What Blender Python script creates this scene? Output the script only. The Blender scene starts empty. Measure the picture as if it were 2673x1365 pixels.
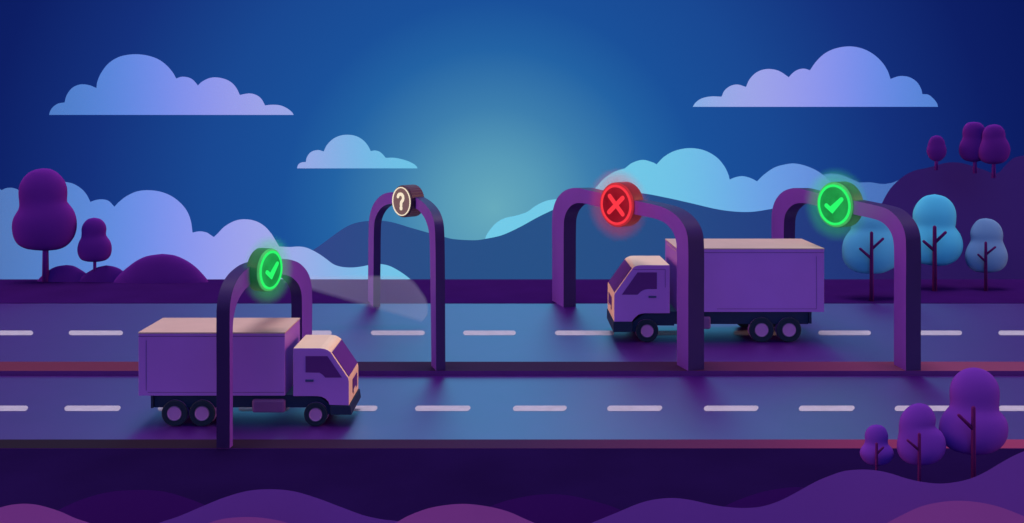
import bpy, bmesh, math, random
from mathutils import Vector
random.seed(4)
S = bpy.context.scene
COL = S.collection
# ------------------------------------------------------------------ camera
H, F, PX0, PY0 = 12.7, 2590.0, 1336.5, 300.0     # camera height, focal length and horizon in photo pixels
cd = bpy.data.cameras.new("camera"); cam = bpy.data.objects.new("camera", cd); COL.objects.link(cam)
cam.location = (0, 0, H); cam.rotation_euler = (math.radians(90), 0, 0)
cd.sensor_width = 36; cd.lens = 36*F/2673; cd.shift_y = -(682.5-PY0)/2673
cd.clip_start = .1; cd.clip_end = 5000
S.camera = cam
# ------------------------------------------------------------------ colour helpers
def lin(c):
    c /= 255.0
    return c/12.92 if c <= .04045 else ((c+.055)/1.055)**2.4
def rgb(r, g, b): return (lin(r), lin(g), lin(b), 1)
# ------------------------------------------------------------------ world: dusk sky
W = bpy.data.worlds.new("World"); S.world = W; W.use_nodes = True
nt = W.node_tree; nt.nodes.clear()
def N(t, **k):
    n = nt.nodes.new(t)
    for a, v in k.items(): setattr(n, a, v)
    return n
def L(a, b): nt.links.new(a, b)
tc = N('ShaderNodeTexCoord'); sep = N('ShaderNodeSeparateXYZ'); L(tc.outputs['Generated'], sep.inputs[0])
def ramp(src, stops, lo=0, hi=1):
    m = N('ShaderNodeMapRange'); m.inputs[1].default_value = lo; m.inputs[2].default_value = hi; L(src, m.inputs[0])
    r = N('ShaderNodeValToRGB'); L(m.outputs[0], r.inputs[0])
    e = r.color_ramp.elements
    while len(e) < len(stops): e.new(.5)
    for q, (p, c) in zip(e, stops): q.position = p; q.color = tuple(c)+(1,) if len(c) == 3 else c
    return r.outputs[0]
def smooth(src, a, b):
    m = N('ShaderNodeMapRange', interpolation_type='SMOOTHSTEP'); m.inputs[1].default_value = a; m.inputs[2].default_value = b
    L(src, m.inputs[0]); return m.outputs[0]
def mixc(f, a, b):
    m = N('ShaderNodeMix', data_type='RGBA'); L(f, m.inputs[0]); L(a, m.inputs[6]); L(b, m.inputs[7]); return m.outputs[2]
dot = N('ShaderNodeVectorMath', operation='DOT_PRODUCT'); L(tc.outputs['Generated'], dot.inputs[0])
cdir = Vector(((1290-PX0)/F, 1, -(545-PY0)/F)).normalized(); dot.inputs[1].default_value = cdir
ac = N('ShaderNodeMath', operation='ARCCOSINE'); L(dot.outputs['Value'], ac.inputs[0])
ab = N('ShaderNodeMath', operation='ABSOLUTE'); L(sep.outputs[0], ab.inputs[0])
A = lambda px: math.atan(px/F)/.56
front = ramp(ac.outputs[0], [(0, rgb(103,171,190)), (A(130), rgb(87,155,185)), (A(265), rgb(61,127,175)), (A(420), rgb(35,99,165)), (A(550), rgb(26,81,155)),
    (A(760), rgb(25,72,147)), (A(1050), rgb(20,49,125)), (A(1330), rgb(13,31,102)), (A(1600), rgb(9,23,90))], 0, .56)
POLE = [(.62,(.05,.02,.08)), (.86,(.12,.05,.09)), (.95,(6.5,3.9,2.6)), (1,(19,11.5,7.6))]     # bright peach fill out of view, added to light cab fronts and arch faces
UP = [(0,(.20,1.35,1.75)), (.10,(.16,.80,1.20)), (.21,(.06,.10,.38)), (.34,(.03,.006,.12))]+POLE
BACK = [(0,(.15,.66,.86)), (.12,(.15,.64,.86)), (.17,(.16,.46,.86)), (.21,(.46,.45,.86)), (.27,(.34,.37,.90)), (.31,(.27,.29,.95)), (.345,(.10,.28,.90)),
        (.41,(.05,.22,.62)), (.48,(.04,.14,.42))]+POLE
EAST = [(0,(.15,.66,.86)), (.17,(.14,.62,.84)), (.225,(.13,.40,.86)), (.28,(.11,.28,.80)), (.34,(.07,.20,.58)), (.46,(.05,.12,.38))]+POLE
up = ramp(ab.outputs[0], UP); back = ramp(ab.outputs[0], BACK); east = ramp(ab.outputs[0], EAST)  # unseen sky bands, shaped to colour road, clouds and hills by reflection
fx = N('ShaderNodeMath', operation='MULTIPLY'); L(smooth(sep.outputs[0], .02, .10), fx.inputs[0]); L(smooth(sep.outputs[2], .56, .66), fx.inputs[1])
back = mixc(fx.outputs[0], back, east)
fu = smooth(sep.outputs[2], .125, .23); fb = smooth(sep.outputs[1], .12, -.15)
skyc = mixc(fb, mixc(fu, front, up), back)
bg = N('ShaderNodeBackground'); bg.inputs[1].default_value = 1.0; L(skyc, bg.inputs[0])
wo = N('ShaderNodeOutputWorld'); L(bg.outputs[0], wo.inputs[0])
# ------------------------------------------------------------------ sun: soft, almost overhead, a little from behind the scene
sd = bpy.data.lights.new("sun", 'SUN'); sd.energy = 2.5; sd.angle = math.radians(28); sd.color = (1, .86, .76)
so = bpy.data.objects.new("sun", sd); COL.objects.link(so)
so.rotation_euler = (math.radians(-7), 0, 0); so.location = (0, 40, 60)
S.view_settings.view_transform = 'Standard'; S.view_settings.look = 'None'; S.view_settings.exposure = 0; S.view_settings.gamma = 1
S.cycles.max_bounces = 6; S.cycles.transparent_max_bounces = 12; S.cycles.volume_bounces = 1
S.cycles.sample_clamp_indirect = 4
LAMP, HALOD = 24, .5
# ------------------------------------------------------------------ materials
def newmat(name):
    m = bpy.data.materials.new(name); m.use_nodes = True; t = m.node_tree; t.nodes.clear()
    o = t.nodes.new('ShaderNodeOutputMaterial'); return m, t, o
def grain(t, col, amt, scale):
    """slow mottling of the thing's own colour"""
    tcn = t.nodes.new('ShaderNodeTexCoord'); n = t.nodes.new('ShaderNodeTexNoise'); n.inputs['Scale'].default_value = scale; n.inputs['Detail'].default_value = 5
    t.links.new(tcn.outputs['Object'], n.inputs['Vector'])
    mr = t.nodes.new('ShaderNodeMapRange'); mr.inputs[1].default_value = .3; mr.inputs[2].default_value = .7
    mr.inputs[3].default_value = 1-amt; mr.inputs[4].default_value = 1+amt; t.links.new(n.outputs[0], mr.inputs[0])
    vm = t.nodes.new('ShaderNodeVectorMath'); vm.operation = 'SCALE'; vm.inputs[0].default_value = col[:3]
    t.links.new(mr.outputs[0], vm.inputs['Scale']); return vm.outputs[0]
def paint(name, col, rough=.55, spec=.25, amt=.05, scale=1.2):
    m, t, o = newmat(name); p = t.nodes.new('ShaderNodeBsdfPrincipled')
    t.links.new(grain(t, col, amt, scale), p.inputs['Base Color']); p.inputs['Roughness'].default_value = rough
    p.inputs['Specular IOR Level'].default_value = spec; t.links.new(p.outputs[0], o.inputs[0]); return m
def sheen(name, col, gcol, fac, rough, amt=.03, scale=.05, aniso=0):
    """satin surface: a matt body colour under a broad soft reflection of the dusk sky"""
    m, t, o = newmat(name); d = t.nodes.new('ShaderNodeBsdfDiffuse'); g = t.nodes.new('ShaderNodeBsdfGlossy'); x = t.nodes.new('ShaderNodeMixShader')
    t.links.new(grain(t, col, amt, scale), d.inputs[0]); g.inputs[0].default_value = tuple(gcol[:3])+(1,); g.inputs['Roughness'].default_value = rough; g.distribution = 'BECKMANN'
    if aniso:      # surface grooved along the lanes: wider spread across x
        g.inputs['Anisotropy'].default_value = aniso; cv = t.nodes.new('ShaderNodeCombineXYZ'); cv.inputs[0].default_value = 1; t.links.new(cv.outputs[0], g.inputs['Tangent'])
    x.inputs[0].default_value = fac; t.links.new(d.outputs[0], x.inputs[1]); t.links.new(g.outputs[0], x.inputs[2]); t.links.new(x.outputs[0], o.inputs[0]); return m
def glow(name, col, s):
    m, t, o = newmat(name); e = t.nodes.new('ShaderNodeEmission'); e.inputs[0].default_value = tuple(col[:3])+(1,); e.inputs[1].default_value = s
    t.links.new(e.outputs[0], o.inputs[0]); return m
def glowface(name, base, col, s):
    m, t, o = newmat(name); p = t.nodes.new('ShaderNodeBsdfPrincipled'); p.inputs['Base Color'].default_value = tuple(base[:3])+(1,); p.inputs['Specular IOR Level'].default_value = .05
    n = t.nodes.new('ShaderNodeTexNoise'); n.inputs['Scale'].default_value = 1.6; tcn = t.nodes.new('ShaderNodeTexCoord'); t.links.new(tcn.outputs['Object'], n.inputs['Vector'])
    mr = t.nodes.new('ShaderNodeMapRange'); mr.inputs[1].default_value = .35; mr.inputs[2].default_value = .65; mr.inputs[3].default_value = s*.75; mr.inputs[4].default_value = s*1.25
    t.links.new(n.outputs[0], mr.inputs[0]); t.links.new(mr.outputs[0], p.inputs['Emission Strength'])
    p.inputs['Emission Color'].default_value = tuple(col[:3])+(1,); t.links.new(p.outputs[0], o.inputs[0]); return m
M = {}
M['ground'] = paint('dark_grass', (.010,.003,.044), .9, 0, .12, .25)
M['verge'] = paint('verge_grass', (.028,.0045,.088), .9, 0, .08, .3)
M['road'] = sheen('asphalt', (.072,.007,.208), (.56,.60,.66), .5, .51, .05, .8, aniso=-.16)
M['mark'] = paint('road_paint', (.42,.36,.50), .6, .2, .08, 2)
M['kerbface'] = paint('kerb_stone', (.09,.014,.17), .8, .1, .08, 1)
M['cloud'] = sheen('cloud', (.60,.62,.80), (.95,.96,1), .85, .16, .0, .05)
M['bank'] = sheen('cloud_bank', (.60,.66,.80), (.95,.97,1), .85, .16, .0, .05)
M['farcloud'] = sheen('far_cloud', (.30,.42,.70), (.6,.75,.85), .8, .2, .0, .05)
M['hill'] = sheen('hill_grass', (.05,.035,.14), (.115,.16,.34), .75, .25, .03, .03)
M['purplehill'] = sheen('wooded_hill', (.052,.019,.175), (.05,.03,.12), .2, .4, .05, .05)
M['moundpurple'] = paint('heather', (.062,.0135,.185), .85, .1, .06, .15)
M['mounddark'] = paint('dark_moss', (.024,.0035,.08), .9, 0, .06, .15)
M['moundpink'] = paint('pink_heather', (.135,.025,.19), .85, .1, .06, .15)
M['crown_dark'] = paint('dark_foliage', (.128,.0165,.275), .9, 0, .06, .4)
M['bush'] = paint('bush_foliage', (.098,.0130,.225), .9, 0, .06, .4)
M['crown_blue'] = paint('blue_foliage', (.065,.40,.70), .8, .05, .06, .3)
M['crown_mid'] = paint('slate_blue_foliage', (.075,.33,.60), .8, .05, .06, .3)
M['crown_dim'] = paint('dusky_blue_foliage', (.12,.22,.46), .8, .05, .06, .3)
M['crown_violet'] = paint('violet_foliage', (.125,.024,.34), .85, .03, .06, .4)
M['bark_dark'] = paint('dark_bark', (.128,.0165,.275), .9, 0, .06, 1)
M['bark'] = paint('plum_bark', (.09,.010,.11), .9, 0, .1, 1.5)
M['gate'] = paint('gate_paint', (.155,.036,.44), .5, .2, .04, .6)
M['gateedge'] = paint('gate_edge_paint', (.030,.009,.10), .5, .15, .04, .6)  # darker copy of the gate colour, shade of the thickness faces put in
M['disc'] = paint('sign_housing', (.02,.05,.05), .5, .3, .05, 1)
M['discred'] = paint('red_sign_housing', (.12,.012,.03), .5, .3, .05, 1)
M['disccoin'] = paint('brown_sign_housing', (.07,.02,.06), .5, .3, .05, 1)
M['greenrim'] = glowface('green_rim', (.05,.3,.1), (.08,.38,.13), .6)
M['greenface'] = glowface('green_face', (.005,.10,.025), (.006,.25,.055), .8)
M['green'] = glow('green_neon', rgb(45,255,112), 1.0)
M['redrim'] = glowface('red_rim', (.3,.03,.04), (.42,.02,.035), .55)
M['redface'] = glowface('red_face', (.10,.002,.006), (.17,.001,.012), .8)
M['red'] = glow('red_neon', rgb(255,58,72), 1.0)
M['coinface'] = paint('brown_face', (.27,.19,.19), .6, .1, .05, 1)
M['cream'] = glow('cream_lamp', rgb(250,232,205), 1.0)
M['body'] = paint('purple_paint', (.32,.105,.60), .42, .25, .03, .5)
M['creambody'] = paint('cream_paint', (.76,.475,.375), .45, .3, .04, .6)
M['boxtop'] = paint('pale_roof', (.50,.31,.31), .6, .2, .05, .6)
M['trim'] = paint('dark_seam', (.05,.015,.12), .6, .2, .03, 1)
M['lighttrim'] = paint('light_trim', (.62,.40,.48), .5, .3, .03, 1)
M['glass'] = paint('tinted_glass', (.09,.018,.19), .5, .08, .03, 1)
M['screen'] = paint('windscreen_glass', (.09,.018,.20), .5, .08, .03, 1)
M['navy'] = paint('navy_chassis', (.006,.012,.060), .6, .2, .05, 1)
M['tyre'] = paint('tyre_rubber', (.004,.010,.040), .7, .2, .05, 2)
M['tread'] = paint('violet_tread', (.22,.08,.40), .7, .2, .05, 2)
M['rim'] = paint('wheel_rim', (.36,.12,.46), .45, .3, .05, 2)
M['rimring'] = paint('rim_ring', (.10,.06,.22), .45, .3, .05, 2)
M['tank'] = paint('tank_paint', (.14,.04,.22), .45, .3, .05, 1)
M['handle'] = paint('door_handle', (.03,.03,.17), .5, .3, .02, 1)
def kerb_mat(name, st):  # warm light from the sides painted as a colour ramp along the kerb
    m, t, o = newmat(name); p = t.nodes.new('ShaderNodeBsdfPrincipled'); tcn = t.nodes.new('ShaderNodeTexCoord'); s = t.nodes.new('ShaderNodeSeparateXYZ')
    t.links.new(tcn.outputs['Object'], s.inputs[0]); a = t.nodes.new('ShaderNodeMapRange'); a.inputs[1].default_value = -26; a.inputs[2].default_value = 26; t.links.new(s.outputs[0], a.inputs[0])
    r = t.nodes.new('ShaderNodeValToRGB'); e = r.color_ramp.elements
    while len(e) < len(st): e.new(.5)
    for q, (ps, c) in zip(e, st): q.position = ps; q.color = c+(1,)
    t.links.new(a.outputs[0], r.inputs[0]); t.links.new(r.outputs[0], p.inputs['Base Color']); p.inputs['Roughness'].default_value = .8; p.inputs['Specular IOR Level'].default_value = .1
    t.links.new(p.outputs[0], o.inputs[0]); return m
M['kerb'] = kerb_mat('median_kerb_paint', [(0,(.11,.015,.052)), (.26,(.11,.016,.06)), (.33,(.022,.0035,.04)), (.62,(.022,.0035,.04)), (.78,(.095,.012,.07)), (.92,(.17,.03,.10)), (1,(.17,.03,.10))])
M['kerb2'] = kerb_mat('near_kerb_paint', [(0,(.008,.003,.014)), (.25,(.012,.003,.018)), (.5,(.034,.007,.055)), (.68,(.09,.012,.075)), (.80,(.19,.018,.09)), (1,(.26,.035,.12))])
# ------------------------------------------------------------------ object helpers
def root(name, loc, label, cat, group=None):
    o = bpy.data.objects.new(name, None); COL.objects.link(o); o.location = loc; o.empty_display_size = .5
    tag(o, label, cat, group); return o
def tag(o, label=None, cat=None, group=None, kind=None):
    if label: o['label'] = label
    if cat: o['category'] = cat
    if group: o['group'] = group
    if kind: o['kind'] = kind
    return o
def top(o):
    while o.parent: o = o.parent
    return o
def obj(name, bm, mats, parent=None, smooth=False, bevel=0):
    """link a bmesh given in world coordinates as one object (under parent, in its root's frame)"""
    if parent is not None:
        bmesh.ops.translate(bm, verts=bm.verts, vec=-Vector(top(parent).location))
    bmesh.ops.recalc_face_normals(bm, faces=bm.faces)
    me = bpy.data.meshes.new(name); bm.to_mesh(me); bm.free()
    for m in (mats if isinstance(mats, (list, tuple)) else [mats]): me.materials.append(M[m])
    if smooth: me.shade_smooth()
    if smooth == 'auto': me.set_sharp_from_angle(angle=math.radians(35))
    o = bpy.data.objects.new(name, me); COL.objects.link(o)
    if parent is not None: o.parent = parent
    if bevel:
        b = o.modifiers.new('bevel', 'BEVEL'); b.width = bevel; b.segments = 2; b.limit_method = 'ANGLE'; b.angle_limit = math.radians(40)
    return o
def at(px, py, d): return Vector(((px-PX0)*d/F, d, H-(py-PY0)*d/F))
def tangents(P):
    """unit direction at every point"""
    n = len(P); T = []
    for i in range(n):
        a, b = max(i-1, 0), min(i+1, n-1)
        T.append((P[b]-P[a])/max(1e-9, (P[b]-P[a]).length))
    return T
def herm(p, q, m0, m1, t):
    L0 = (q-p).length; return p*(2*t**3-3*t*t+1)+m0*L0*(t**3-2*t*t+t)+q*(-2*t**3+3*t*t)+m1*L0*(t**3-t*t)
def spline(pts, n):
    """smooth line through the points, n samples shared out by length"""
    P = [Vector(p) for p in pts]; T = tangents(P); out = []
    seg = [(P[i+1]-P[i]).length for i in range(len(P)-1)]; tot = sum(seg)
    for i in range(len(P)-1):
        k = max(2, round(n*seg[i]/tot))
        out += [herm(P[i], P[i+1], T[i], T[i+1], j/k) for j in range(k)]
    out.append(P[-1]); return out
def prism(bm, ring, vec, mi=0, side=None):
    """solid between polygon ring (Vectors) and the ring moved by vec; side = material index per edge"""
    a = [bm.verts.new(p) for p in ring]; b = [bm.verts.new(p+Vector(vec)) for p in ring]; n = len(ring)
    fs = [bm.faces.new(a), bm.faces.new(b[::-1])]
    for f in fs: f.material_index = mi
    for i in range(n):
        f = bm.faces.new((a[i], a[(i+1) % n], b[(i+1) % n], b[i])); f.material_index = side[i] if side else mi
def box(bm, lo, hi, mi=0):
    prism(bm, [Vector((lo[0],lo[1],lo[2])), Vector((hi[0],lo[1],lo[2])), Vector((hi[0],lo[1],hi[2])), Vector((lo[0],lo[1],hi[2]))], (0,hi[1]-lo[1],0), mi)
def sheet(name, y0, y1, z, mat, x=420, n=1, **k):
    bm = bmesh.new(); vs = [bm.verts.new(p) for p in ((-x,y0,z),(x,y0,z),(x,y1,z),(-x,y1,z))]; bm.faces.new(vs)
    o = obj(name, bm, mat); tag(o, kind='structure', **k); return o
gd = lambda py, z=0: (H-z)*F/(py-PY0)          # distance at which height z shows at photo row py
# ------------------------------------------------------------------ ground, roads, kerbs
CREST = gd(729); d2b = gd(968,.12)
bm = bmesh.new()
rows = [(-120,-.02), (gd(1170)-.01,-.02), (gd(1170)+.06,-.30), (gd(1170)+1,-.30), (d2b,-.24), (CREST-1.2,-.18), (CREST-.4,-.22), (CREST+.4,-.5), (CREST+6,-3.5), (CREST+60,-24), (2500,-760)]
prev = None
for y, z in rows:
    cur = [bm.verts.new((x, y, z)) for x in (-1500, 1500)]
    if prev: bm.faces.new((prev[0], prev[1], cur[1], cur[0]))
    prev = cur
tag(obj('ground', bm, 'ground'), 'dark violet grassy ground under the two roads', kind='structure')
# far verge: a low turf bank from the far road to the crest
bm = bmesh.new(); prof = [(gd(792),-.15), (gd(792),.03), (CREST,.0), (CREST+.8,-.25), (CREST+3,-1.8)]
prism(bm, [Vector((-420,y,z)) for y, z in prof], (840,0,0))
tag(obj('verge', bm, 'verge'), 'flat strip of dark purple turf behind the far road', kind='structure')
Z2 = -.12
d1b, d1f = gd(792), gd(944,.12)
road1 = sheet('road', d1f, d1b, 0, 'road', label='far road with white dashes, carrying the left-facing truck')
d2b, d2f = gd(968,.12), gd(1147, 0)
road2 = sheet('road', d2f, d2b, Z2, 'road', label='near road with white dashes, carrying the right-facing truck')
def kerb(label, y0, y1, zt, zb, mat='kerb'):
    bm = bmesh.new(); ring = [Vector((-420,y0,zb)), Vector((-420,y0,zt)), Vector((-420,y1,zt)), Vector((-420,y1,zb))]
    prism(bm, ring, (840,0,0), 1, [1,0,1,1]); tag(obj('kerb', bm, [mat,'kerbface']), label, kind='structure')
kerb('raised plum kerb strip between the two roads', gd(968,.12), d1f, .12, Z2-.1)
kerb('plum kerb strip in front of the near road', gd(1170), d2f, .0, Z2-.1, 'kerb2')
def dash(par, xa, xb, ya, yb, z, slant):
    n = 6; bm = bmesh.new(); pts = []
    r = (yb-ya)/2; yc = (ya+yb)/2
    for i in range(n+1):
        t = -math.pi/2+math.pi*i/n; pts.append((xb-r*1.0+math.cos(t)*r*.9*(1 if (slant*math.sin(t)) < 0 else 1.15)+slant*math.sin(t)*3, yc+math.sin(t)*r))
    for i in range(n+1):
        t = math.pi/2+math.pi*i/n; pts.append((xa+r*1.0+math.cos(t)*r*.9*(1 if (slant*math.sin(t)) < 0 else 1.15)+slant*math.sin(t)*3, yc+math.sin(t)*r))
    vs = []
    for x, y in pts:
        d = gd(2*yc-y, z); vs.append(bm.verts.new(((x-PX0)*d/F, d, z+.005)))
    bm.faces.new(vs); o = obj('lane_marking', bm, 'mark'); o.parent = par; return o
K = 1.038
for a, b in ((-60,83),(173,309),(404,540),(630,705),(740,834),(933,1068),(1165,1297),(1396,1545),(1625,1755),(1845,1975),(2058,2190),(2290,2419),(2511,2640)):
    dash(road1, a*K, b*K, 863, 875, 0, 0)
for a, b in ((-70,70),(162,303),(397,545),(600,728),(809,949),(1044,1183),(1290,1425),(1527,1665),(1770,1907),(2009,2149),(2250,2390),(2510,2650)):
    dash(road2, a*K, b*K, 1059, 1073, Z2, .6)
# ------------------------------------------------------------------ clouds and hills: outlines set on a leaning front, with a solid body behind
def lean(px, py, d0, zref, c):
    u, v = (px-PX0)/F, (py-PY0)/F; t = (d0+c*(H-zref))/(1+c*v); return Vector((u*t, t, H-v*t))
def slab(name, pts, d0, zref, c, depth, mat, inset=2.0, n=160, drop=0, smoothline=True, base=None, flatbase=False):
    """solid whose front outline is pts (photo pixels); the back is smaller and set depth metres behind"""
    line = spline([(x, y, 0) for x, y in pts], n) if smoothline else [Vector((x, y, 0)) for x, y in pts]
    fr = [lean(p.x, p.y, d0, zref, c) for p in line]
    if base is not None: fr = fr+[lean(line[-1].x, base, d0, zref, c), lean(line[0].x, base, d0, zref, c)]
    bm = bmesh.new(); a = [bm.verts.new(p) for p in fr]; m = len(fr)
    ar = sum(fr[i].x*fr[(i+1) % m].z-fr[(i+1) % m].x*fr[i].z for i in range(m)); sg = 1 if ar > 0 else -1
    nv = []
    for i in range(m):
        t0, t1 = fr[i]-fr[i-1], fr[(i+1) % m]-fr[i]; q = Vector((0, 0))
        for t in (t0, t1):
            e = Vector((-t.z, t.x))*sg
            if e.length > 1e-6: q += e.normalized()
        nv.append(q.normalized() if q.length > 1e-6 else Vector((0, -1)))
    zlow = min(p.z for p in fr)
    if flatbase:
        for p, n_ in zip(fr, nv):
            if p.z < zlow+.3: n_.y = max(n_.y, .15)
    rings = [a]
    for t, k in ((.06, .03), (.45, .38), (1.0, 1.0)):
        rings.append([bm.verts.new(Vector((p.x+n_.x*k*inset, p.y+depth*t, max(p.z+n_.y*k*inset-drop*t, zlow+.15*k if flatbase else -1e9)))) for p, n_ in zip(fr, nv)])
    bm.faces.new(a); bm.faces.new(rings[-1][::-1])
    for r0, r1 in zip(rings, rings[1:]):
        for i in range(m): bm.faces.new((r0[i], r0[(i+1) % m], r1[(i+1) % m], r1[i]))
    return obj(name, bm, mat)
q2 = lambda P: [(x/1.928, y/1.928) for x, y in P]
q3 = lambda P: [(1336+x/1.927, y/1.927) for x, y in P]
zA = lambda P: [(680+x/3.869, 540+y/3.869) for x, y in P]
zB = lambda P: [(1240+x/2.147, 360+y/2.147) for x, y in P]
z8 = lambda P: [(2150+x/2.436, 280+y/2.436) for x, y in P]
z6 = lambda P: [(x/3.13, 400+y/3.13) for x, y in P]
z4 = lambda P: [(1980+x/2.348, 440+y/2.348) for x, y in P]
z7 = lambda P: [(2100+x/2.827, 900+y/2.827) for x, y in P]
g5 = lambda P: [(x/1.928, 1140+y/1.928) for x, y in P]
g6 = lambda P: [(1336+x/1.9267, 1140+y/1.9267) for x, y in P]
def lobes(P, n=14):
    """outline with sharp valleys: a smooth run between each pair of valley points (marked with a third value)"""
    out, run = [], []
    for p in P:
        run.append((p[0], p[1], 0))
        if len(p) == 3 and len(run) > 1:
            out += [(v.x, v.y) for v in spline(run, n*max(1, len(run)//2))][:-1]; run = run[-1:]
    if len(run) > 1: out += [(v.x, v.y) for v in spline(run, n*max(1, len(run)//2))]
    else: out.append(run[0][:2])
    return out
def mk(f, P): return [tuple(a)+((1,) if len(p) == 3 else ()) for a, p in zip(f([p[:2] for p in P]), P)]
c1 = [(247,578,1),(252,560),(265,540),(290,522),(325,515,1),(335,480),(360,445),(390,428),(420,424),(455,430),(485,443,1),(490,410),(510,365),(545,320),(590,290),(640,276),(695,273),(750,281),(800,300),(840,330),(870,365),(887,395,1),(905,388),(925,386),(955,392),(975,405),(996,430,1),(1015,412),(1050,394),(1085,389),(1130,397),(1165,415),(1190,443),(1207,478,1),(1235,472),(1260,470),(1290,478),(1315,497),(1334,530,1),(1370,527),(1410,530),(1445,545),(1470,565),(1478,578,1)]
c2 = [(1495,847,1),(1500,830),(1515,818),(1539,815,1),(1545,790),(1565,765),(1600,755),(1629,762,1),(1645,730),(1675,700),(1710,683),(1750,678),(1790,684),(1825,703),(1850,730),(1866,760,1),(1888,757),(1910,763),(1928,778),(1941,794,1),(1985,794),(2030,803),(2070,818),(2092,832),(2102,847,1)]
c3 = [(910,537,1),(925,515),(955,495),(1000,485),(1055,486,1),(1070,455),(1100,432),(1135,425),(1178,437,1),(1195,400),(1225,368),(1260,351),(1300,347),(1345,357),(1393,388,1),(1415,365),(1440,350),(1470,345),(1500,353,1),(1530,310),(1575,268),(1630,243),(1697,233),(1760,243),(1815,270),(1860,310),(1890,355),(1905,397,1),(1935,386),(1965,382),(2005,390),(2040,415),(2060,450),(2065,473,1),(2095,476),(2120,495),(2138,518),(2144,537,1)]
CB = .25
def cloud(pts, f, d, label, mat='cloud', depth=6, grp='flat-bottomed clouds floating in the sky'):
    P = lobes(mk(f, pts)); zr = at(0, P[0][1], d).z
    o = slab('cloud', P, d, zr, CB, depth, mat, 3.4, smoothline=False, flatbase=True); tag(o, label, 'cloud', grp, 'thing'); return o
cloud(c1, q2, 420, 'large blue to lilac flat-bottomed cloud high in the sky above the left-hand trees')
cloud(c2, q2, 420, 'small turquoise-tipped flat-bottomed cloud just above the arch with the question mark sign')
cloud(c3, q3, 420, 'large lilac to blue flat-bottomed cloud high in the sky above the far truck')
b1 = mk(q2, [(-2200,1150,1),(-1950,1020),(-1650,1000),(-1400,1080,1),(-1200,960),(-900,900),(-600,950,1),(-450,880),(-260,860),(-90,890),(8,957,1),(30,947),(60,945),(85,952),(110,965,1),(150,925),(230,898),(328,915),(370,925),(410,950),(435,978),(455,1016,1),(480,1007),(512,1003),(545,1010),(576,1040,1),(600,1015),(640,985),(690,963),(745,957),(805,964),(860,985),(905,1018),(940,1060),(960,1110),(969,1170,1),(1005,1164),(1040,1170),(1060,1182),(1076,1193,1),(1095,1175),(1130,1140),(1180,1112),(1230,1103),(1285,1112),(1330,1137),(1365,1175),(1390,1215),(1405,1240,1)])
b1 += mk(zA, [(290,405),(380,400),(450,408),(520,435),(600,480),(670,530),(740,580),(820,605),(910,612),(1000,605),(1080,590),(1150,580),(1220,578),(1300,595),(1380,635),(1450,680),(1515,732),(1570,785),(1620,860),(1650,920),(1665,973,1)])
P = lobes(b1); P += [(1111,830), (-1141,830)]
o = slab('cloud', P, 104, 0, .5, 2.5, 'bank', 1.5, drop=1, smoothline=False); tag(o, 'long low bank of cloud rising in steps behind the dark bushes at the road', 'cloud', 'low cloud banks on the skyline', 'thing')
b2 = mk(zB, [(55,600,1),(58,560),(80,520),(120,475),(165,450),(230,435),(290,415),(340,380),(400,352),(460,342),(560,325),(640,305),(680,275,1),(720,230),(780,190),(840,170,1),(880,140),(940,123),(1000,138),(1017,148,1),(1060,105),(1120,72),(1200,57),(1280,68),(1350,105),(1395,155),(1420,205),(1427,233,1),(1460,220),(1500,214),(1545,225),(1581,243,1),(1620,205),(1680,165),(1740,148),(1790,143),(1850,155),(1910,180),(1960,215),(2010,270),(2050,350),(2060,480,1)])
P = lobes(b2); P += [(2200,640), (1265,680)]
o = slab('cloud', P, 320, -20, .5, 5, 'bank', 2.6, drop=1, smoothline=False); tag(o, 'turquoise to blue bank of cloud behind the hill and the arch with the red cross', 'cloud', 'low cloud banks on the skyline', 'thing')
b3 = mk(zB, [(1800,330,1),(1880,240),(1950,207),(2000,200),(2060,210),(2110,230),(2155,250,1),(2220,249),(2270,257),(2300,258,1),(2340,250),(2380,235),(2430,225),(2500,250,1)])
P = lobes(b3); P += [(2400,640), (2080,640)]
o = slab('cloud', P, 345, -30, .5, 6, 'farcloud', 3, drop=1, smoothline=False); tag(o, 'dim blue cloud low beside the wooded hill behind the upper tick sign', 'cloud', 'low cloud banks on the skyline', 'thing')
h1 = zA([(-250,680),(-100,640),(100,580),(300,525),(420,490),(530,435),(640,360),(740,285),(850,210),(950,165),(1080,142),(1234,140),(1350,160),(1500,205),(1700,262),(1850,302),(1950,325)])
h1 += zB([(0,573),(60,565),(150,545),(250,500),(350,445),(437,403),(560,350),(680,318),(800,305),(935,310),(1050,330),(1200,363),(1350,398),(1450,412),(1550,414),(1665,397),(1800,372),(1950,352),(2100,345),(2250,370),(2400,420)])
o = slab('hill', h1, 150, -10, .7, 10, 'hill', 1.0, n=260, drop=9, base=830); tag(o, 'long rolling blue hill behind the roads', kind='structure')
h2 = z8([(300,1300),(318,900),(340,720),(355,650),(375,605),(400,555),(430,510),(475,465),(520,430),(580,402),(650,387),(715,370),(760,357),(815,350),(880,355),(950,375),(1020,398),(1095,422),(1130,400),(1170,355),(1205,325),(1240,312),(1290,308),(1450,330),(1700,420),(2100,460),(2500,560),(2900,760)])
o = slab('hill', h2, 112, 0, .5, 8, 'purplehill', 3.5, n=200, drop=2, base=840); tag(o, 'dark purple hill on the right carrying three dark trees', kind='structure')
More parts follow.
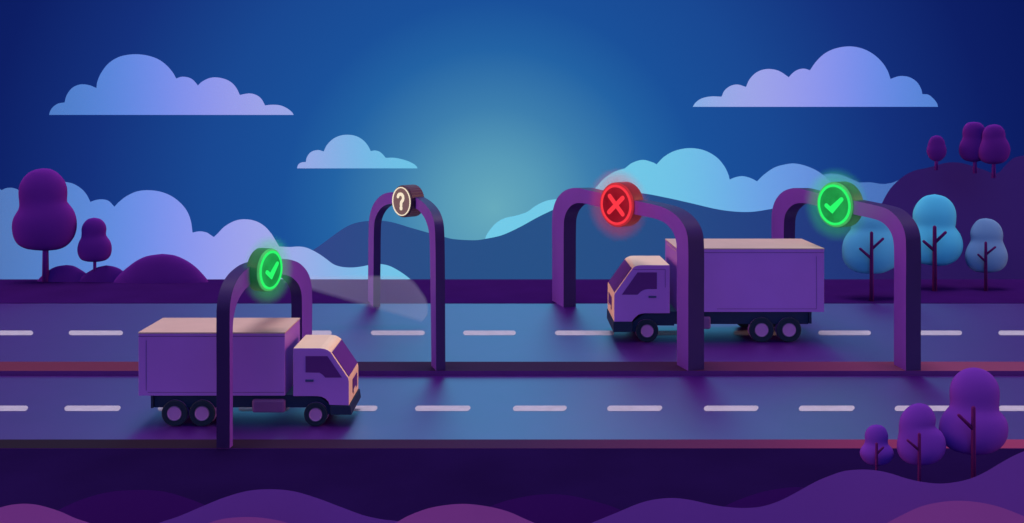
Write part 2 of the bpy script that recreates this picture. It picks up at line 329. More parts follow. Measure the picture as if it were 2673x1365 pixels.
# ------------------------------------------------------------------ trees
def crown_mesh(L_, R_, d, flat=.6, yoff=0, lean_=0, n=30):
    """rounded crown between a left and a right outline (photo pixels, top to bottom)"""
    Ls = spline([(x, y, 0) for x, y in L_], 60); Rs = spline([(x, y, 0) for x, y in R_], 60)
    y0 = max(Ls[0].y, Rs[0].y); y1 = min(Ls[-1].y, Rs[-1].y)
    def xat(P, y):
        for a, b in zip(P, P[1:]):
            if a.y <= y <= b.y and b.y > a.y: return a.x+(b.x-a.x)*(y-a.y)/(b.y-a.y)
        return P[-1].x if y > P[-1].y else P[0].x
    bm = bmesh.new(); rows = []; m = 34; zl = at(0, y1, d).z
    for i in range(m+1):
        t = (1-math.cos(math.pi*i/m))/2; y = y0+(y1-y0)*t
        a, b = xat(Ls, y), xat(Rs, y); c = (a+b)/2; w = max((b-a)/2, .3)
        p = at(c, y, d); dd = d+yoff+(p.z-zl)*lean_; p = at(c, y, dd); w = w*dd/F; row = []
        for k in range(n):
            an = 2*math.pi*k/n; row.append(bm.verts.new((p.x+w*math.cos(an), dd+w*flat*math.sin(an), p.z)))
        rows.append(row)
    for r0, r1 in zip(rows, rows[1:]):
        for k in range(n): bm.faces.new((r0[k], r0[(k+1) % n], r1[(k+1) % n], r1[k]))
    bm.faces.new(rows[0][::-1]); bm.faces.new(rows[-1]); return bm
def limb(bm, p, q, r0, r1, n=10):
    ax = (q-p).normalized(); s = ax.orthogonal().normalized(); t = ax.cross(s); rings = []
    steps = [(0, r0), (1, r1)]; L0 = (q-p).length
    rings = [[bm.verts.new(p+(s*math.cos(2*math.pi*k/n)+t*math.sin(2*math.pi*k/n))*r0) for k in range(n)]]
    for f, rr in ((1.0, r1), (1.0+r1*.6/L0, r1*.8), (1.0+r1/L0, r1*.35)):
        c = p+(q-p)*f; rings.append([bm.verts.new(c+(s*math.cos(2*math.pi*k/n)+t*math.sin(2*math.pi*k/n))*rr) for k in range(n)])
    for a, b in zip(rings, rings[1:]):
        for k in range(n): bm.faces.new((a[k], a[(k+1) % n], b[(k+1) % n], b[k]))
    bm.faces.new(rings[0][::-1]); bm.faces.new(rings[-1])
def tree(label, f, Lp, Rp, d, trunk, crownmat, barkmat, group, branches=(), zbase=0, flat=.6, sc=1.0, front=False):
    """trunk = (xl, xr, ytop, ybottom) in the same pixel frame; front: the stem runs up the near side of the crown"""
    Lp, Rp = f(Lp), f(Rp); (xl, yt), (xr, yb) = f([(trunk[0], trunk[2]), (trunk[1], trunk[3])]); xc = (xl+xr)/2; rad = (xr-xl)/2*d/F
    dt = d
    if front:
        w = max(b[0]-a[0] for a in Lp for b in Rp)/2*d/F; dt = d-.02; yo = w*flat*.75+rad
    base = at(xc, yb, dt); r = root('tree', (base.x, d, min(base.z, zbase) if zbase is not None else base.z), label, 'tree', group)
    bm = bmesh.new(); b = base.copy()
    if zbase is not None and zbase < b.z: b.z = zbase
    limb(bm, b, at(xc, yt, dt), rad*1.12, rad*.9)
    for x0, y0, x1, y1 in branches:
        (a0, a1), (c0, c1) = f([(x0, y0), (x1, y1)]); limb(bm, at(a0, a1, dt), at(c0, c1, dt), rad*.8, rad*.75)
    obj('trunk', bm, barkmat, r, smooth=True)
    obj('crown', crown_mesh(Lp, Rp, d, flat, (yo if front else 0), .3 if front else 0), crownmat, r, smooth=True); return r
GD = 'dark silhouetted trees'
tree('tall dark purple tree on the left, the larger of two above the bushes', z6, [(352,123),(300,130),(240,155),(190,205),(160,265),(153,320),(157,380),(160,430),(150,465),(120,510),(103,560),(101,620),(115,690),(150,745),(210,778),(280,790),(345,795)], [(352,123),(410,128),(470,160),(520,215),(545,275),(549,330),(545,385),(548,400),(590,450),(615,505),(626,570),(620,640),(595,700),(545,755),(480,785),(400,795)], 75.6, (347,397,700,1040), 'crown_dark', 'bark_dark', GD, zbase=0, flat=.36)
tree('short dark purple tree among the bushes, the smaller of two on the left', z6, [(770,525),(720,537),(685,570),(668,610),(667,660),(663,690),(645,725),(633,780),(640,830),(665,868),(710,884),(760,888)], [(770,525),(820,537),(855,570),(869,615),(866,668),(895,710),(910,750),(912,795),(900,840),(870,870),(830,883),(790,888)], 75.6, (761,787,800,1030), 'crown_dark', 'bark_dark', GD, zbase=0, flat=.36)
tree('small lone dark tree on the purple hill, apart from the joined pair', z8, [(718,177),(685,190),(668,220),(662,245),(655,270),(660,300),(680,330),(705,343)], [(718,177),(750,188),(768,215),(773,240),(781,268),(775,305),(755,330),(735,343)], 110, (707,727,300,400), 'crown_dark', 'bark_dark', GD, zbase=None, flat=.36)
tree('dark tree on the purple hill, taller left one of the joined pair', z8, [(955,92),(915,100),(890,130),(883,165),(884,195),(870,225),(860,265),(868,305),(895,335),(940,347)], [(955,92),(1000,102),(1025,135),(1030,165),(1032,195),(1045,240),(1050,280),(1030,325),(975,347)], 110.6, (951,973,300,420), 'crown_dark', 'bark_dark', GD, zbase=None, flat=.36)
tree('dark tree on the purple hill dip, right one of the joined pair', z8, [(1085,107),(1050,115),(1030,128),(1012,160),(1008,200),(995,240),(985,280),(990,320),(1010,345),(1050,360)], [(1085,107),(1125,118),(1150,150),(1158,195),(1175,225),(1186,265),(1178,310),(1150,345),(1110,360)], 110, (1070,1092,310,450), 'crown_dark', 'bark_dark', GD, zbase=None, flat=.36)
GB = 'blue trees on the far verge'
tree('blue tree with bare forked stem, half hidden behind the arch with the upper tick', z4, [(705,220),(650,230),(600,265),(572,315),(567,375),(545,400),(520,450),(513,510),(520,560),(545,600),(590,630),(640,641),(690,643)], [(705,220),(760,230),(810,265),(840,320),(845,375),(870,420),(887,470),(890,520),(870,570),(830,605),(760,638),(710,643)], 67.6, (682,704,395,815), 'crown_mid', 'bark', GB, [(692,495,762,431),(688,548,624,492)], front=True, flat=.45)
tree('brightest and tallest blue tree, standing just right of the rightmost arch', z4, [(1080,157),(1020,170),(975,210),(950,260),(946,305),(950,350),(930,390),(912,430),(908,480),(920,530),(950,565),(990,580),(1070,597)], [(1080,157),(1140,172),(1185,210),(1208,265),(1208,330),(1203,362),(1225,385),(1245,430),(1251,475),(1240,520),(1210,560),(1160,588),(1090,597)], 71.6, (1067,1092,360,755), 'crown_blue', 'bark', GB, [(1085,450,1145,392),(1075,500,1014,447)], front=True, flat=.45)
tree('smallest and dimmest blue tree, nearest the right edge of the far verge', z4, [(1395,304),(1350,313),(1315,350),(1299,395),(1303,440),(1285,475),(1270,515),(1268,550),(1280,590),(1310,622),(1360,636),(1390,638)], [(1395,304),(1440,315),(1480,350),(1497,400),(1495,440),(1510,480),(1523,515),(1525,550),(1510,595),(1475,625),(1420,636),(1398,638)], 71.6, (1384,1402,455,758), 'crown_dim', 'bark', GB, [(1396,525,1450,482),(1390,568,1347,528)], front=True, flat=.45)
GV = 'violet trees on the near slope'
tree('smallest violet tree in the foreground, left of the other two', z7, [(531,588),(490,598),(460,625),(446,665),(446,720),(440,735),(418,765),(409,800),(420,835),(450,868),(490,886),(530,890)], [(531,588),(575,598),(603,625),(616,665),(616,730),(640,755),(657,785),(658,815),(640,850),(610,875),(570,886),(540,890)], 29.6, (522,543,730,950), 'crown_violet', 'bark', GV, [(533,805,580,758)], front=True, flat=.45)
tree('middle-sized violet tree in the foreground, between the small and the large one', z7, [(845,429),(790,445),(745,480),(712,530),(698,590),(697,650),(690,690),(683,745),(690,800),(720,845),(770,875),(840,888)], [(845,429),(900,442),(940,475),(962,520),(968,560),(963,602),(1000,630),(1030,675),(1042,730),(1035,790),(1000,840),(950,870),(860,888)], 29.2, (835,860,660,1030), 'crown_violet', 'bark', GV, [(848,780,762,705)], front=True, flat=.45)
tree('largest violet tree in the foreground, nearest the right edge', z7, [(1250,167),(1190,178),(1130,215),(1090,270),(1073,335),(1075,450),(1055,475),(1015,535),(996,600),(1000,670),(1030,730),(1090,775),(1170,800),(1240,806)], [(1250,167),(1310,178),(1375,215),(1420,275),(1437,345),(1433,440),(1436,487),(1470,520),(1493,570),(1499,630),(1485,695),(1450,745),(1390,785),(1320,802),(1260,806)], 29.4, (1230,1263,465,1000), 'crown_violet', 'bark', GV, [(1247,625,1140,520)], front=True, flat=.45)
def bush(label, pts, d):
    L_ = z6(pts); k = min(range(len(L_)), key=lambda i: L_[i][1])
    o = obj('bush', crown_mesh(L_[:k+1][::-1], L_[k:], d, .22), 'bush', smooth=True); tag(o, label, 'bush', 'dark bushes behind the far road')
bush('low dark bush under the tall left tree, leftmost of three', [(270,1075),(313,1030),(345,998),(396,957),(460,925),(545,912),(600,920),(650,945),(708,984),(760,1030),(800,1075)], 75.9)
bush('low dark bush under the short tree, between two other bushes', [(610,1075),(650,1025),(690,990),(745,955),(800,930),(868,915),(930,925),(980,945),(1030,985),(1060,1030),(1080,1075)], 75.7)
bush('broad domed dark bush, the largest of three behind the far road', [(900,1075),(945,1020),(990,975),(1050,925),(1120,875),(1200,840),(1325,821),(1430,835),(1530,880),(1600,930),(1650,980),(1692,1030),(1715,1075)], 75.5)
# ------------------------------------------------------------------ near mounds
def mound(label, pts, d, mat, tilt=1.0, base=1420):
    o = slab('hill', pts, d, 2.5, tilt, 1.8, mat, .5, n=140, drop=2.0, base=base); tag(o, label, kind='structure'); return o
mound('dim dark mound at the lower left', g5([(60,520),(180,430),(290,370),(400,320),(540,280),(680,268),(820,275),(930,305),(1035,345),(1150,400),(1250,470)]), 30.5, 'mounddark')
mound('dim dark mound at the bottom middle', g5([(2250,470),(2380,385),(2480,345)])+g6([(-30,322),(0,315),(100,295),(200,289),(300,297),(420,325),(555,372),(650,440)]), 30.5, 'mounddark')
mound('dim dark mound behind the violet slope', g6([(900,470),(980,400),(1075,347),(1160,310),(1270,275),(1400,255),(1500,257),(1600,280),(1750,330)]), 30.5, 'mounddark')
mound('violet mound at the bottom left of centre', g5([(600,520),(800,434),(900,400),(1030,345),(1130,305),(1250,272),(1370,264),(1480,275),(1600,310),(1720,355),(1830,395),(1920,415),(2010,427),(2150,470)]), 27.6, 'moundpurple')
mound('violet slope under the three violet trees', g6([(200,520),(400,434),(550,372),(640,335),(720,315),(810,308),(900,318),(1000,340),(1080,353),(1165,358),(1250,352),(1340,325),(1430,280),(1530,225),(1620,188)])+z7([(300,930),(430,920),(540,928),(640,950),(750,985),(860,1010),(1000,1024),(1120,1012),(1230,985),(1340,935),(1450,870),(1540,820),(1620,785),(1720,740),(1850,730)]), 27.6, 'moundpurple')
mound('pink mound in the lower left corner', g5([(-200,434),(-100,385),(0,356),(60,342),(130,337),(200,345),(300,375),(380,410),(450,434),(560,480)]), 25.2, 'moundpink')
mound('thin pink mound at the bottom edge', g5([(950,470),(1050,434),(1130,412),(1250,404),(1350,412),(1450,434),(1550,470)]), 25.2, 'moundpink')
mound('pink mound at the bottom middle', g5([(1850,500),(1990,434),(2050,400),(2150,362),(2250,343),(2345,338),(2440,348),(2520,365)])+g6([(0,383),(60,410),(115,434),(230,490)]), 25.2, 'moundpink')
mound('pink mound in the lower right corner', g6([(1780,490),(1885,434),(1960,395),(2060,350),(2160,328),(2255,322),(2350,330),(2450,352),(2576,400),(2750,480)]), 25.2, 'moundpink')
# ------------------------------------------------------------------ arches with round signs
def arch(label, f, outer, inner, pb, pf, thick, sgn, zf=0.12, zbk=0.0):
    """pb, pf = (px, distance) of the near face's back and front foot; the face lies in the upright plane through both"""
    B = Vector(((pb[0]-PX0)*pb[1]/F, pb[1], 0)); Fv = Vector(((pf[0]-PX0)*pf[1]/F, pf[1], 0)); u = (Fv-B).normalized()
    nb = Vector((u.y, -u.x, 0))
    if nb.x*sgn < 0: nb = -nb                     # into the arch's body, away from the visible face
    def on(px, py):
        s = (px-PX0)/F; t = (B.x*u.y-B.y*u.x)/(s*u.y-u.x); return Vector((s*t, t, H-(py-PY0)*t/F))
    mid = (B+Fv)/2; r = root('gate_arch', mid, label, 'arch', 'purple sensor arches over the roads')
    # outer and inner carry matching key points: sample span by span
    def spans(K_, n=8):
        Kp = [Vector(tuple(p)+(0,)) for p in f(K_)]; T = tangents(Kp); S_ = []
        for i in range(len(Kp)-1): S_ += [herm(Kp[i], Kp[i+1], T[i], T[i+1], j/n) for j in range(n)]
        S_.append(Kp[-1]); return S_
    O, I = spans(outer), spans(inner)
    Ow = [on(p.x, p.y) for p in O]; Iw = [on(p.x, p.y) for p in I]
    for lst in (Ow, Iw):
        lst[0].z = zbk; lst[-1].z = zf
    bm = bmesh.new(); V = []
    for o_, i_ in zip(Ow, Iw): V.append([bm.verts.new(p) for p in (o_, i_, i_+nb*thick, o_+nb*thick)])
    for a, b in zip(V, V[1:]):
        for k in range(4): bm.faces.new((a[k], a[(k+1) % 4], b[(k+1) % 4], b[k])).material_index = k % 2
    bm.faces.new(V[0]); bm.faces.new(V[-1][::-1])
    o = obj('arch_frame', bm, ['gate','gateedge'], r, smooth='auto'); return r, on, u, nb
def sign(parent, on, nrm, off, c, R, ratio, side, thick, mats, symbol, coin=False):
    """round sign: face centre c (pixels), radius R (pixels), ratio = seen width/height, side = -1 faces left, +1 right"""
    C0 = on(*c); d = C0.y; v = Vector(((c[0]-PX0)/F, 1, 0)).normalized(); a = math.acos(ratio)*side
    m = -v; n = Vector((m.x*math.cos(a)-m.y*math.sin(a), m.x*math.sin(a)+m.y*math.cos(a), 0))
    if n.x*side < m.x*side: a = -a; n = Vector((m.x*math.cos(a)-m.y*math.sin(a), m.x*math.sin(a)+m.y*math.cos(a), 0))
    e = Vector((-n.y, n.x, 0)); e = e if e.x > 0 else -e; zv = Vector((0, 0, 1)); R0 = R; R = R*d/F
    Cm = Vector((0, 0, H)); k = 1-off/(d*abs((C0-Cm).dot(nrm))/d); C = Cm+(C0-Cm)*k; d = C.y; R = R0*d/F
    pt = lambda x, y, h: C+e*(x*R)+zv*(y*R)+n*h
    N_ = 72
    def ring(bm, prof, closed_front=True, cog=0):
        rs = []
        for rr, h in prof: rs.append([bm.verts.new(pt(math.cos(2*math.pi*k/N_)*rr*(1+(cog if k % 2 else 0)), math.sin(2*math.pi*k/N_)*rr*(1+(cog if k % 2 else 0)), h)) for k in range(N_)])
        for x, y in zip(rs, rs[1:]):
            for k in range(N_): bm.faces.new((x[k], x[(k+1) % N_], y[(k+1) % N_], y[k]))
        return rs
    bm = bmesh.new(); rs = ring(bm, [(.9,-thick), (1,-thick+.06), (1,-.07)], cog=.03 if coin else 0); bm.faces.new(rs[0][::-1]); bm.faces.new(rs[-1])
    hs = obj('sign_housing', bm, mats[0], parent, smooth='auto')
    bm = bmesh.new(); rs = ring(bm, [(.985,-.069), (.985,-.02), (.965,0)]); bm.faces.new(rs[0][::-1]); bm.faces.new(rs[-1]); obj('sign_rim', bm, mats[1], hs)
    bm = bmesh.new(); rs = ring(bm, [(.84,.004), (.83,.02)]); bm.faces.new(rs[0][::-1]); bm.faces.new(rs[-1]); obj('sign_face', bm, mats[2], hs)
    bm = bmesh.new(); c_ = .025 if coin else 0
    r1, r2 = (.90,.845) if coin else (.895,.785)
    a_ = ring(bm, [(r1,.005), (r1,.05), (r2,.05), (r2,.005), (r1,.005)], cog=c_); obj('light_ring', bm, mats[3], hs)
    bm = bmesh.new()
    def stroke(P, w):
        P = [Vector(p) for p in P]; Lft, Rgt = [], []
        for i, p in enumerate(P):
            dd = (P[min(i+1, len(P)-1)]-P[max(i-1, 0)]).normalized(); nn = Vector((-dd.y, dd.x, 0))
            if 0 < i < len(P)-1:
                d0 = (P[i]-P[i-1]).normalized(); k = max(.5, Vector((-d0.y, d0.x, 0)).dot(nn)); ww = w/k
            else: ww = w
            Lft.append(p+nn*ww); Rgt.append(p-nn*ww)
        def cap(c, dd):
            a0 = math.atan2(dd.y, dd.x); return [c+Vector((math.cos(a0+t), math.sin(a0+t), 0))*w for t in [math.pi/2-math.pi*k/8 for k in range(1, 8)]]
        pol = Lft+cap(P[-1], P[-1]-P[-2])+Rgt[::-1]+cap(P[0], P[0]-P[1])
        return pol
    def put(pol, h0, h1):
        A_ = [bm.verts.new(pt(p.x, p.y, h0)) for p in pol]; B_ = [bm.verts.new(pt(p.x, p.y, h1)) for p in pol]; n_ = len(pol)
        bm.faces.new(A_[::-1]); bm.faces.new(B_)
        for k in range(n_): bm.faces.new((A_[k], A_[(k+1) % n_], B_[(k+1) % n_], B_[k]))
    for i, (P, w) in enumerate(symbol[1]): put(stroke([tuple(p)+(0,) for p in P], w), .022, .06+.003*i)
    obj(symbol[0], bm, mats[4], hs); return C, n, R
z1 = lambda P: [(320+p[0]/2.349, 620+p[1]/2.349) for p in P]
z3 = lambda P: [(1400+p[0]/2.348, 440+p[1]/2.348) for p in P]
z5 = lambda P: [(920+p[0]/2.435, 460+p[1]/2.435) for p in P]
z4p = lambda P: [(1980+p[0]/2.348, 440+p[1]/2.348) for p in P]
TICK1 = ('tick_symbol', [([(-.36,-.05),(-.04,-.28),(.48,.24)], .095)])
TICK2 = ('tick_symbol', [([(-.42,-.06),(-.14,-.24),(.42,.27)], .095)])
CROSS = ('cross_symbol', [([(-.36,.37),(.40,-.39)], .105), ([(.40,.33),(-.40,-.35)], .105)])
QUEST = ('question_symbol', [([(-.32,.28),(-.28,.38),(-.17,.45),(-.03,.465),(.1,.43),(.19,.34),(.215,.22),(.18,.1),(.09,.02),(.02,-.05),(.0,-.13),(.0,-.24)], .10), ([(0,-.40),(0,-.45)], .115)])
GM = ['disc','greenrim','greenface','green','green']; RM = ['discred','redrim','redface','red','red']; CM = ['disccoin','disccoin','coinface','cream','cream']
DB, DF = gd(786), gd(968,.12)
ra, on, u, nb = arch('purple arch over the far road bearing the glowing red cross sign', z3,
    [(97,826),(97,500),(97,300),(106,235),(130,178),(175,135),(240,118),(325,134),(450,163),(612,198),(760,232),(830,266),(885,318),(918,380),(930,455),(931,800),(931,1242)],
    [(167,826),(167,560),(169,330),(177,285),(195,248),(228,218),(272,211),(330,222),(450,250),(600,280),(720,305),(775,325),(815,358),(845,405),(860,475),(862,800),(862,1242)], (1441.3,DB), (1796.5,DF), .87, 1)
SIGNS = []
SIGNS.append((sign(ra, on, nb, .62, (1608.7,534.5), 58.5, .755, -1, .95, RM, CROSS), 'red'))
ra, on, u, nb = arch('slim purple arch over the far road bearing the brown sign with cream question mark', z5,
    [(98,806),(100,560),(104,300),(113,235),(137,172),(185,120),(240,102),(300,105),(350,115),(400,134),(445,163),(485,207),(510,258),(522,315),(527,420),(530,800),(532,1239)],
    [(132,806),(134,560),(137,320),(145,268),(163,228),(190,196),(225,178),(285,172),(340,178),(390,197),(425,222),(455,260),(474,305),(485,350),(491,430),(497,800),(502,1239)], (960.2,DB), (1138.5,DF), .47, 1)
SIGNS.append((sign(ra, on, nb, .62, (1048.5,525.6), 41, .62, -1, .95, CM, QUEST, True), 'cream'))
ra, on, u, nb = arch('purple arch over the far road near the blue trees bearing a green tick sign', z4p,
    [(80,826),(80,500),(80,300),(87,240),(110,183),(155,138),(225,119),(310,137),(430,165),(590,198),(755,235),(808,260),(858,310),(890,370),(903,445),(903,800),(903,1240)],
    [(154,826),(154,560),(156,330),(164,282),(185,245),(220,218),(268,211),(330,222),(430,246),(580,280),(705,308),(755,328),(795,365),(820,415),(830,485),(830,800),(830,1240)], (2014.1,DB), (2364.6,DF), .77, 1)
SIGNS.append((sign(ra, on, nb, .62, (2178,534.5), 59.5, .755, -1, .95, GM, TICK2), 'green'))
d0f = gd(1170)
ra, on, u, nb = arch('purple arch over the near road astride the right-facing truck bearing a green tick sign', z1,
    [(1162,820),(1162,560),(1162,340),(1153,262),(1130,205),(1088,160),(1040,139),(980,131),(900,137),(808,163),(750,203),(710,250),(682,308),(664,380),(657,460),(657,850),(657,1292)],
    [(1100,820),(1100,600),(1100,400),(1096,338),(1080,290),(1050,254),(1012,233),(965,227),(890,240),(815,266),(757,313),(717,368),(693,430),(680,500),(676,570),(676,850),(676,1292)], (814.7,DF), (599.7,d0f), .52, -1, 0.0, .12)
SIGNS.append((sign(ra, on, nb, .62, (706.5,704.7), 56, .56, 1, .62, GM, TICK1), 'green'))
# ------------------------------------------------------------------ trucks
def wheel(parent, c, R, rr, w, near=True):
    """tyre (dark face, violet tread) with rim and hub cap; c = centre of the outer face, axle along y"""
    N_ = 40; s = 1 if near else -1
    def lathe(prof, mi):
        bm = bmesh.new(); rs = [[bm.verts.new((c.x+math.cos(2*math.pi*k/N_)*r, c.y+h*s, c.z+math.sin(2*math.pi*k/N_)*r)) for k in range(N_)] for r, h in prof]
        for (a, b), m_ in zip(zip(rs, rs[1:]), mi):
            for k in range(N_): bm.faces.new((a[k], a[(k+1) % N_], b[(k+1) % N_], b[k])).material_index = m_
        bm.faces.new(rs[0][::-1]).material_index = mi[0]; bm.faces.new(rs[-1]).material_index = mi[-1]; return bm
    bm = bmesh.new(); bm.free()
    t = obj('wheel', lathe([(rr*1.12,.03), (rr*1.2,.0), (R*.93,.0), (R*.985,.03), (R,.09), (R,w-.05), (R*.95,w)], [0,0,0,0,1,0]), ['tyre','tread'], parent)
    obj('rim', lathe([(rr*.55,.02), (rr*.92,.015), (rr,-.005), (rr*1.1,-.005), (rr*1.13,.05)], [0,0,1,1]), ['rim','rimring'], t, smooth=False)
def truck(label, cv, d, wbox, wcab, D, flip, zroad):
    """D: outlines in the pixel frame cv, on the plane y = d (the near side)"""
    def p(x, y, dy=0):
        (a, b), = cv([(x, y)]); q = at(a, b, d); return Vector((q.x, d+dy, q.z))
    poly = lambda P, dy=0: [p(x, y, dy) for x, y in P]
    bx = D['box']; mid = p((bx[0]+bx[2])/2, bx[3]); r = root('truck', (mid.x, d+wbox/2, zroad), label, 'truck')
    # cargo box
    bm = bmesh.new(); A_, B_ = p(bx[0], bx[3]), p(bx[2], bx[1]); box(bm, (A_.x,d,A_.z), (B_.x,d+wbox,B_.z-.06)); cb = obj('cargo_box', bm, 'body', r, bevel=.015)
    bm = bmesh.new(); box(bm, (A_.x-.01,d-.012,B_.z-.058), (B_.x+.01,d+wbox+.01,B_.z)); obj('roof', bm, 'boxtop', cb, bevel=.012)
    for x0, y0, x1, y1 in D['seams']:
        bm = bmesh.new(); a, b = p(x0, y1), p(x1, y0); box(bm, (a.x,d-.006,a.z), (b.x,d+.03,b.z)); obj('seam', bm, 'trim', cb)
    bm = bmesh.new(); a, b = p(bx[0], bx[1]+3), p(bx[2], bx[1])
    # lamps along the top of the front wall
    if 'lamps' in D:
        fx = A_.x
        for k in range(8):
            bm_ = bmesh.new(); y = d+wbox*(.10+.095*k); z = B_.z-.24; box(bm_, (fx-.02,y,z), (fx+.01,y+.12,z+.07)); obj('marker_lamp', bm_, 'lighttrim', cb)
    bm.free()
    # chassis
    ch = None
    bm = bmesh.new()
    for P in D['chassis']: prism(bm, poly(P, .10), (0, wbox-.3, 0))
    ch = obj('chassis', bm, 'navy', r, bevel=.02)
    bm = bmesh.new(); x0, y0, x1, y1 = D['flap']; a, b = p(x0, y1), p(x1, y0); box(bm, (a.x,d+.02,a.z), (b.x,d+.7,b.z)); obj('mud_flap', bm, 'navy', r)
    bm = bmesh.new(); x0, y0, x1, y1 = D['tank']; a, b = p(x0, y1), p(x1, y0); box(bm, (a.x,d-.03,a.z), (b.x,d+.55,b.z)); obj('fuel_tank', bm, 'tank', r, bevel=.1)
    # cab
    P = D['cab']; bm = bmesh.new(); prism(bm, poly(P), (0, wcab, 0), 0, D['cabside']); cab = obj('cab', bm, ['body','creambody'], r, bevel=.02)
    bm = bmesh.new(); prism(bm, poly(D['window'], -.012), (0, .05, 0)); obj('side_window', bm, 'glass', cab)
    bm = bmesh.new(); x0, y0, x1, y1 = D['handle']; a, b = p(x0, y1), p(x1, y0); box(bm, (a.x,d-.05,a.z), (b.x,d+.02,b.z)); obj('door_handle', bm, 'handle', cab, bevel=.015)
    for Pl in D['doorline']:
        bm = bmesh.new(); prism(bm, poly(Pl, -.006), (0, .03, 0)); obj('door_seam', bm, 'trim', cab)
    (wx0, wy0), (wx1, wy1) = D['screen']; a, b = p(wx0, wy0), p(wx1, wy1); ax = (b-a); nn = Vector((ax.z, 0, -ax.x)).normalized(); nn = nn if nn.z > 0 else -nn
    m_ = wcab*.055; q0, q1 = a+ax*.04, b-ax*.02; bm = bmesh.new()
    prism(bm, [q0+Vector((0,m_,0))-nn*.02, q0+Vector((0,wcab-m_*.5,0))-nn*.02, q1+Vector((0,wcab-m_*.5,0))-nn*.02, q1+Vector((0,m_,0))-nn*.02], nn*.045); obj('windscreen', bm, 'screen', cab)
    fx = D['frontx']; s = 1 if flip > 0 else -1; X = p(fx, 0).x
    zt, zb = p(fx, D['grille'][0]).z, p(fx, D['grille'][1]).z
    bm = bmesh.new(); box(bm, (X-.03,d+wcab*.36,zb), (X+.03,d+wcab*.80,zt)); obj('grille', bm, 'glass', cab)
    bm = bmesh.new(); hgt = zt-zb; box(bm, (X-.045,d+wcab*.40,zb-hgt*.14), (X+.045,d+wcab*.62,zb+hgt*.22)); obj('headlight', bm, 'creambody', cab)
    bm = bmesh.new(); ex = .05*s; prism(bm, [q+Vector((ex if i in D['bumpfront'] else 0, -.03, 0)) for i, q in enumerate(poly(D['bumper']))], (0, wcab+.06, 0)); obj('bumper', bm, 'navy', r, bevel=.03)
    k = d/F
    for x, y, R, rr in D['wheels']:
        c = p(x, y); sc = D['sc']; R_ = c.z-zroad
        wheel(r, Vector((c.x, d-.03, zroad+R_)), R_, rr/sc*k, .42)
        wheel(r, Vector((c.x, d+wbox-.05, zroad+R_)), R_, rr/sc*k, .42, False)
    return r
T1 = dict(sc=2.349, box=(97,580,995,970), seams=[(97,604,995,607),(143.5,630,146,938),(155,948,992,950)],
    chassis=[[(188,968),(1046,968),(1046,975),(1200,975),(1270,1030),(1285,1087),(1225,1087),(1130,1047),(188,1047)]], flap=(172,968,185,1047), tank=(792,993,996,1076),
    cab=[(1046,973),(1046,678),(1130,678),(1212,678),(1238,682),(1258,690),(1275,702),(1384,862),(1388,882),(1388,1030),(1268,1027),(1262,1008),(1245,990),(1222,978),(1195,973)],
    cabside=[0,1,1,1,1,1,1,1,1,0,0,0,0,0,0], window=[(1122,727),(1256,727),(1345,858),(1243,858),(1226,840),(1208,828),(1122,826)],
    handle=(1121,870,1171,883), doorline=[], screen=((1275,702),(1384,862)), frontx=1388, grille=(905,988),
    bumper=[(1275,1030),(1390,1030),(1398,1087),(1275,1087)], bumpfront=(1,2), wheels=[(318,1078,73,41),(487,1078,73,41),(1184,1085,73,38)])
truck('purple box truck facing right on the near road under an arch with green tick', z1, gd(1113,Z2), 2.9, 2.5, T1, 1, Z2)
zT = lambda P: [(1520+p[0]/3.757, 580+p[1]/3.757) for p in P]
T2 = dict(sc=3.757, box=(930,255,2372,880), seams=[(935,296,2372,300),(2294,335,2297,850),(1320,848,2296,851)], lamps=1,
    chassis=[[(2225,878),(857,878),(857,893),(620,893),(500,980),(480,1078),(560,1078),(740,1018),(905,1018),(905,1003),(2225,1003)]], flap=(2228,880,2250,995), tank=(1000,927,1261,1050),
    cab=[(857,893),(857,420),(720,420),(585,420),(550,423),(520,432),(497,447),(316,700),(312,720),(312,977),(487,975),(500,955),(520,932),(550,908),(580,898),(620,893)],
    cabside=[0,1,1,1,1,1,1,1,1,0,0,0,0,0,0,0], window=[(388,710),(542,492),(731,492),(731,655),(640,655),(605,662),(575,678),(542,710)],
    handle=(649,722,726,741), doorline=[[(500,462),(815,462),(815,465),(500,465)],[(812,465),(815,465),(815,640),(812,640)]], screen=((497,447),(316,700)), frontx=312, grille=(775,900),
    bumper=[(490,975),(312,975),(312,1078),(490,1078)], bumpfront=(1,2), wheels=[(2028,1056,117,62),(1758,1056,117,62),(636,1066,113,58)])
truck('larger purple box truck facing left on the far road beside the red cross arch', zT, gd(893.6), 4.3, 3.7, T2, -1, 0)

# ------------------------------------------------------------------ sign lamps with a tinted halo volume round each, and a sign's light beam as a volume
def volume(name, dens, col, radial=None, aniso=0):
    m, t, o = newmat(name); v = t.nodes.new('ShaderNodeVolumePrincipled'); v.inputs['Color'].default_value = tuple(col)+(1,); v.inputs['Density'].default_value = dens
    v.inputs['Anisotropy'].default_value = aniso
    if radial:
        tcn = t.nodes.new('ShaderNodeTexCoord'); ln = t.nodes.new('ShaderNodeVectorMath'); ln.operation = 'LENGTH'; t.links.new(tcn.outputs['Object'], ln.inputs[0])
        mr = t.nodes.new('ShaderNodeMapRange'); mr.interpolation_type = 'SMOOTHERSTEP'; mr.inputs[1].default_value = radial*.35; mr.inputs[2].default_value = radial; mr.inputs[3].default_value = dens; mr.inputs[4].default_value = 0
        t.links.new(ln.outputs['Value'], mr.inputs[0]); t.links.new(mr.outputs[0], v.inputs['Density'])
    t.links.new(v.outputs[0], o.inputs['Volume']); return m
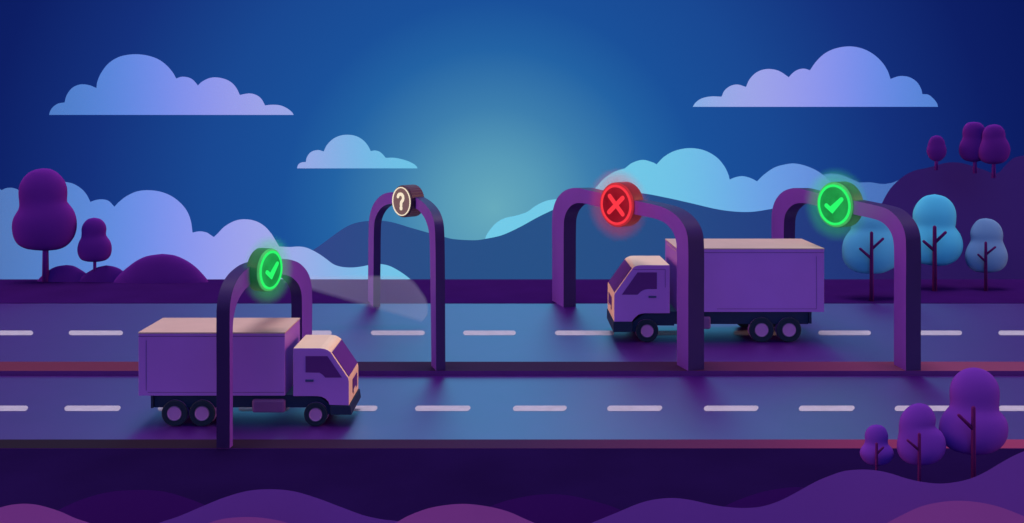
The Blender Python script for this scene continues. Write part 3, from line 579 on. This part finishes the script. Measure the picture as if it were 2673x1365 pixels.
def ringhalo(name, dens, R1, r1, col):
    m, t, o = newmat(name); v = t.nodes.new('ShaderNodeVolumePrincipled'); v.inputs['Color'].default_value = col
    tcn = t.nodes.new('ShaderNodeTexCoord'); sp = t.nodes.new('ShaderNodeSeparateXYZ'); t.links.new(tcn.outputs['Object'], sp.inputs[0])
    def mth(op, a, b=None):
        q = t.nodes.new('ShaderNodeMath'); q.operation = op
        for k, w in ((0, a), (1, b)):
            if w is None: continue
            if isinstance(w, (int, float)): q.inputs[k].default_value = w
            else: t.links.new(w, q.inputs[k])
        return q.outputs[0]
    x, y, z = sp.outputs; rad = mth('SUBTRACT', mth('SQRT', mth('ADD', mth('MULTIPLY', x, x), mth('MULTIPLY', y, y))), R1)
    q = mth('SQRT', mth('ADD', mth('MULTIPLY', rad, rad), mth('MULTIPLY', z, z)))
    mr = t.nodes.new('ShaderNodeMapRange'); mr.interpolation_type = 'SMOOTHSTEP'; mr.inputs[1].default_value = r1*.1; mr.inputs[2].default_value = r1; mr.inputs[3].default_value = dens; mr.inputs[4].default_value = 0
    t.links.new(q, mr.inputs[0]); t.links.new(mr.outputs[0], v.inputs['Density']); t.links.new(v.outputs[0], o.inputs['Volume']); return m
for (C, n, R), kind in SIGNS:
    if kind == 'cream': continue
    c = (.05, 1, .22) if kind == 'green' else (1, .05, .08)
    ld = bpy.data.lights.new('sign_lamp', 'POINT'); ld.energy = LAMP*R*R; ld.color = c; ld.shadow_soft_size = R*.75
    lo = bpy.data.objects.new('sign_lamp', ld); COL.objects.link(lo); lo.location = C+n*R*.45
    # the sign's glow is put into a tinted volume ring round the housing's rim
    bm = bmesh.new(); N_, K_, rr = 48, 16, .72*R; rs = []
    for a in range(N_):
        A0 = 2*math.pi*a/N_; rs.append([bm.verts.new((math.cos(A0)*(R*1.02+rr*math.cos(2*math.pi*b/K_)), math.sin(A0)*(R*1.02+rr*math.cos(2*math.pi*b/K_)), rr*math.sin(2*math.pi*b/K_))) for b in range(K_)])
    for a in range(N_):
        for b in range(K_): bm.faces.new((rs[a][b], rs[(a+1) % N_][b], rs[(a+1) % N_][(b+1) % K_], rs[a][(b+1) % K_]))
    M['mist'] = ringhalo('sign_mist', HALOD/R, R*1.02, rr, (.10,1,.30,1) if kind == 'green' else (1,.10,.14,1))
    mo = obj('mist', bm, 'mist', smooth=True); mo.location = C-n*.12*R; mo.rotation_euler = n.to_track_quat('Z', 'Y').to_euler()
    tag(mo, 'thin mist lit %s around the %s' % (('green', 'lower tick sign on the near arch') if C.y < 50 else ('green', 'upper tick sign on the far arch') if kind == 'green' else ('red', 'glowing cross sign')), 'mist', kind='stuff')
bm = bmesh.new(); P = [(735,737),(765,730),(800,727),(900,726),(1000,726),(1050,728),(1072,737),(1095,765),(1111,792),(1113,826),(1098,843),(928,794)]  # the near sign's light beam, shaped as a pale scattering volume
ring = [at(p.x, p.y, 59) for p in spline([(x, y, 0) for x, y in P[:-1]], 40)]+[at(928,794,59)]
for q in ring: q.z = max(q.z, .03)
prism(bm, ring, (0, 1.2, 0)); M['roadmist'] = volume('road_mist', .22, (.72,.76,1))
tag(obj('mist', bm, 'roadmist'), 'pale fan of mist over the far road beside the near arch', 'mist', kind='stuff')
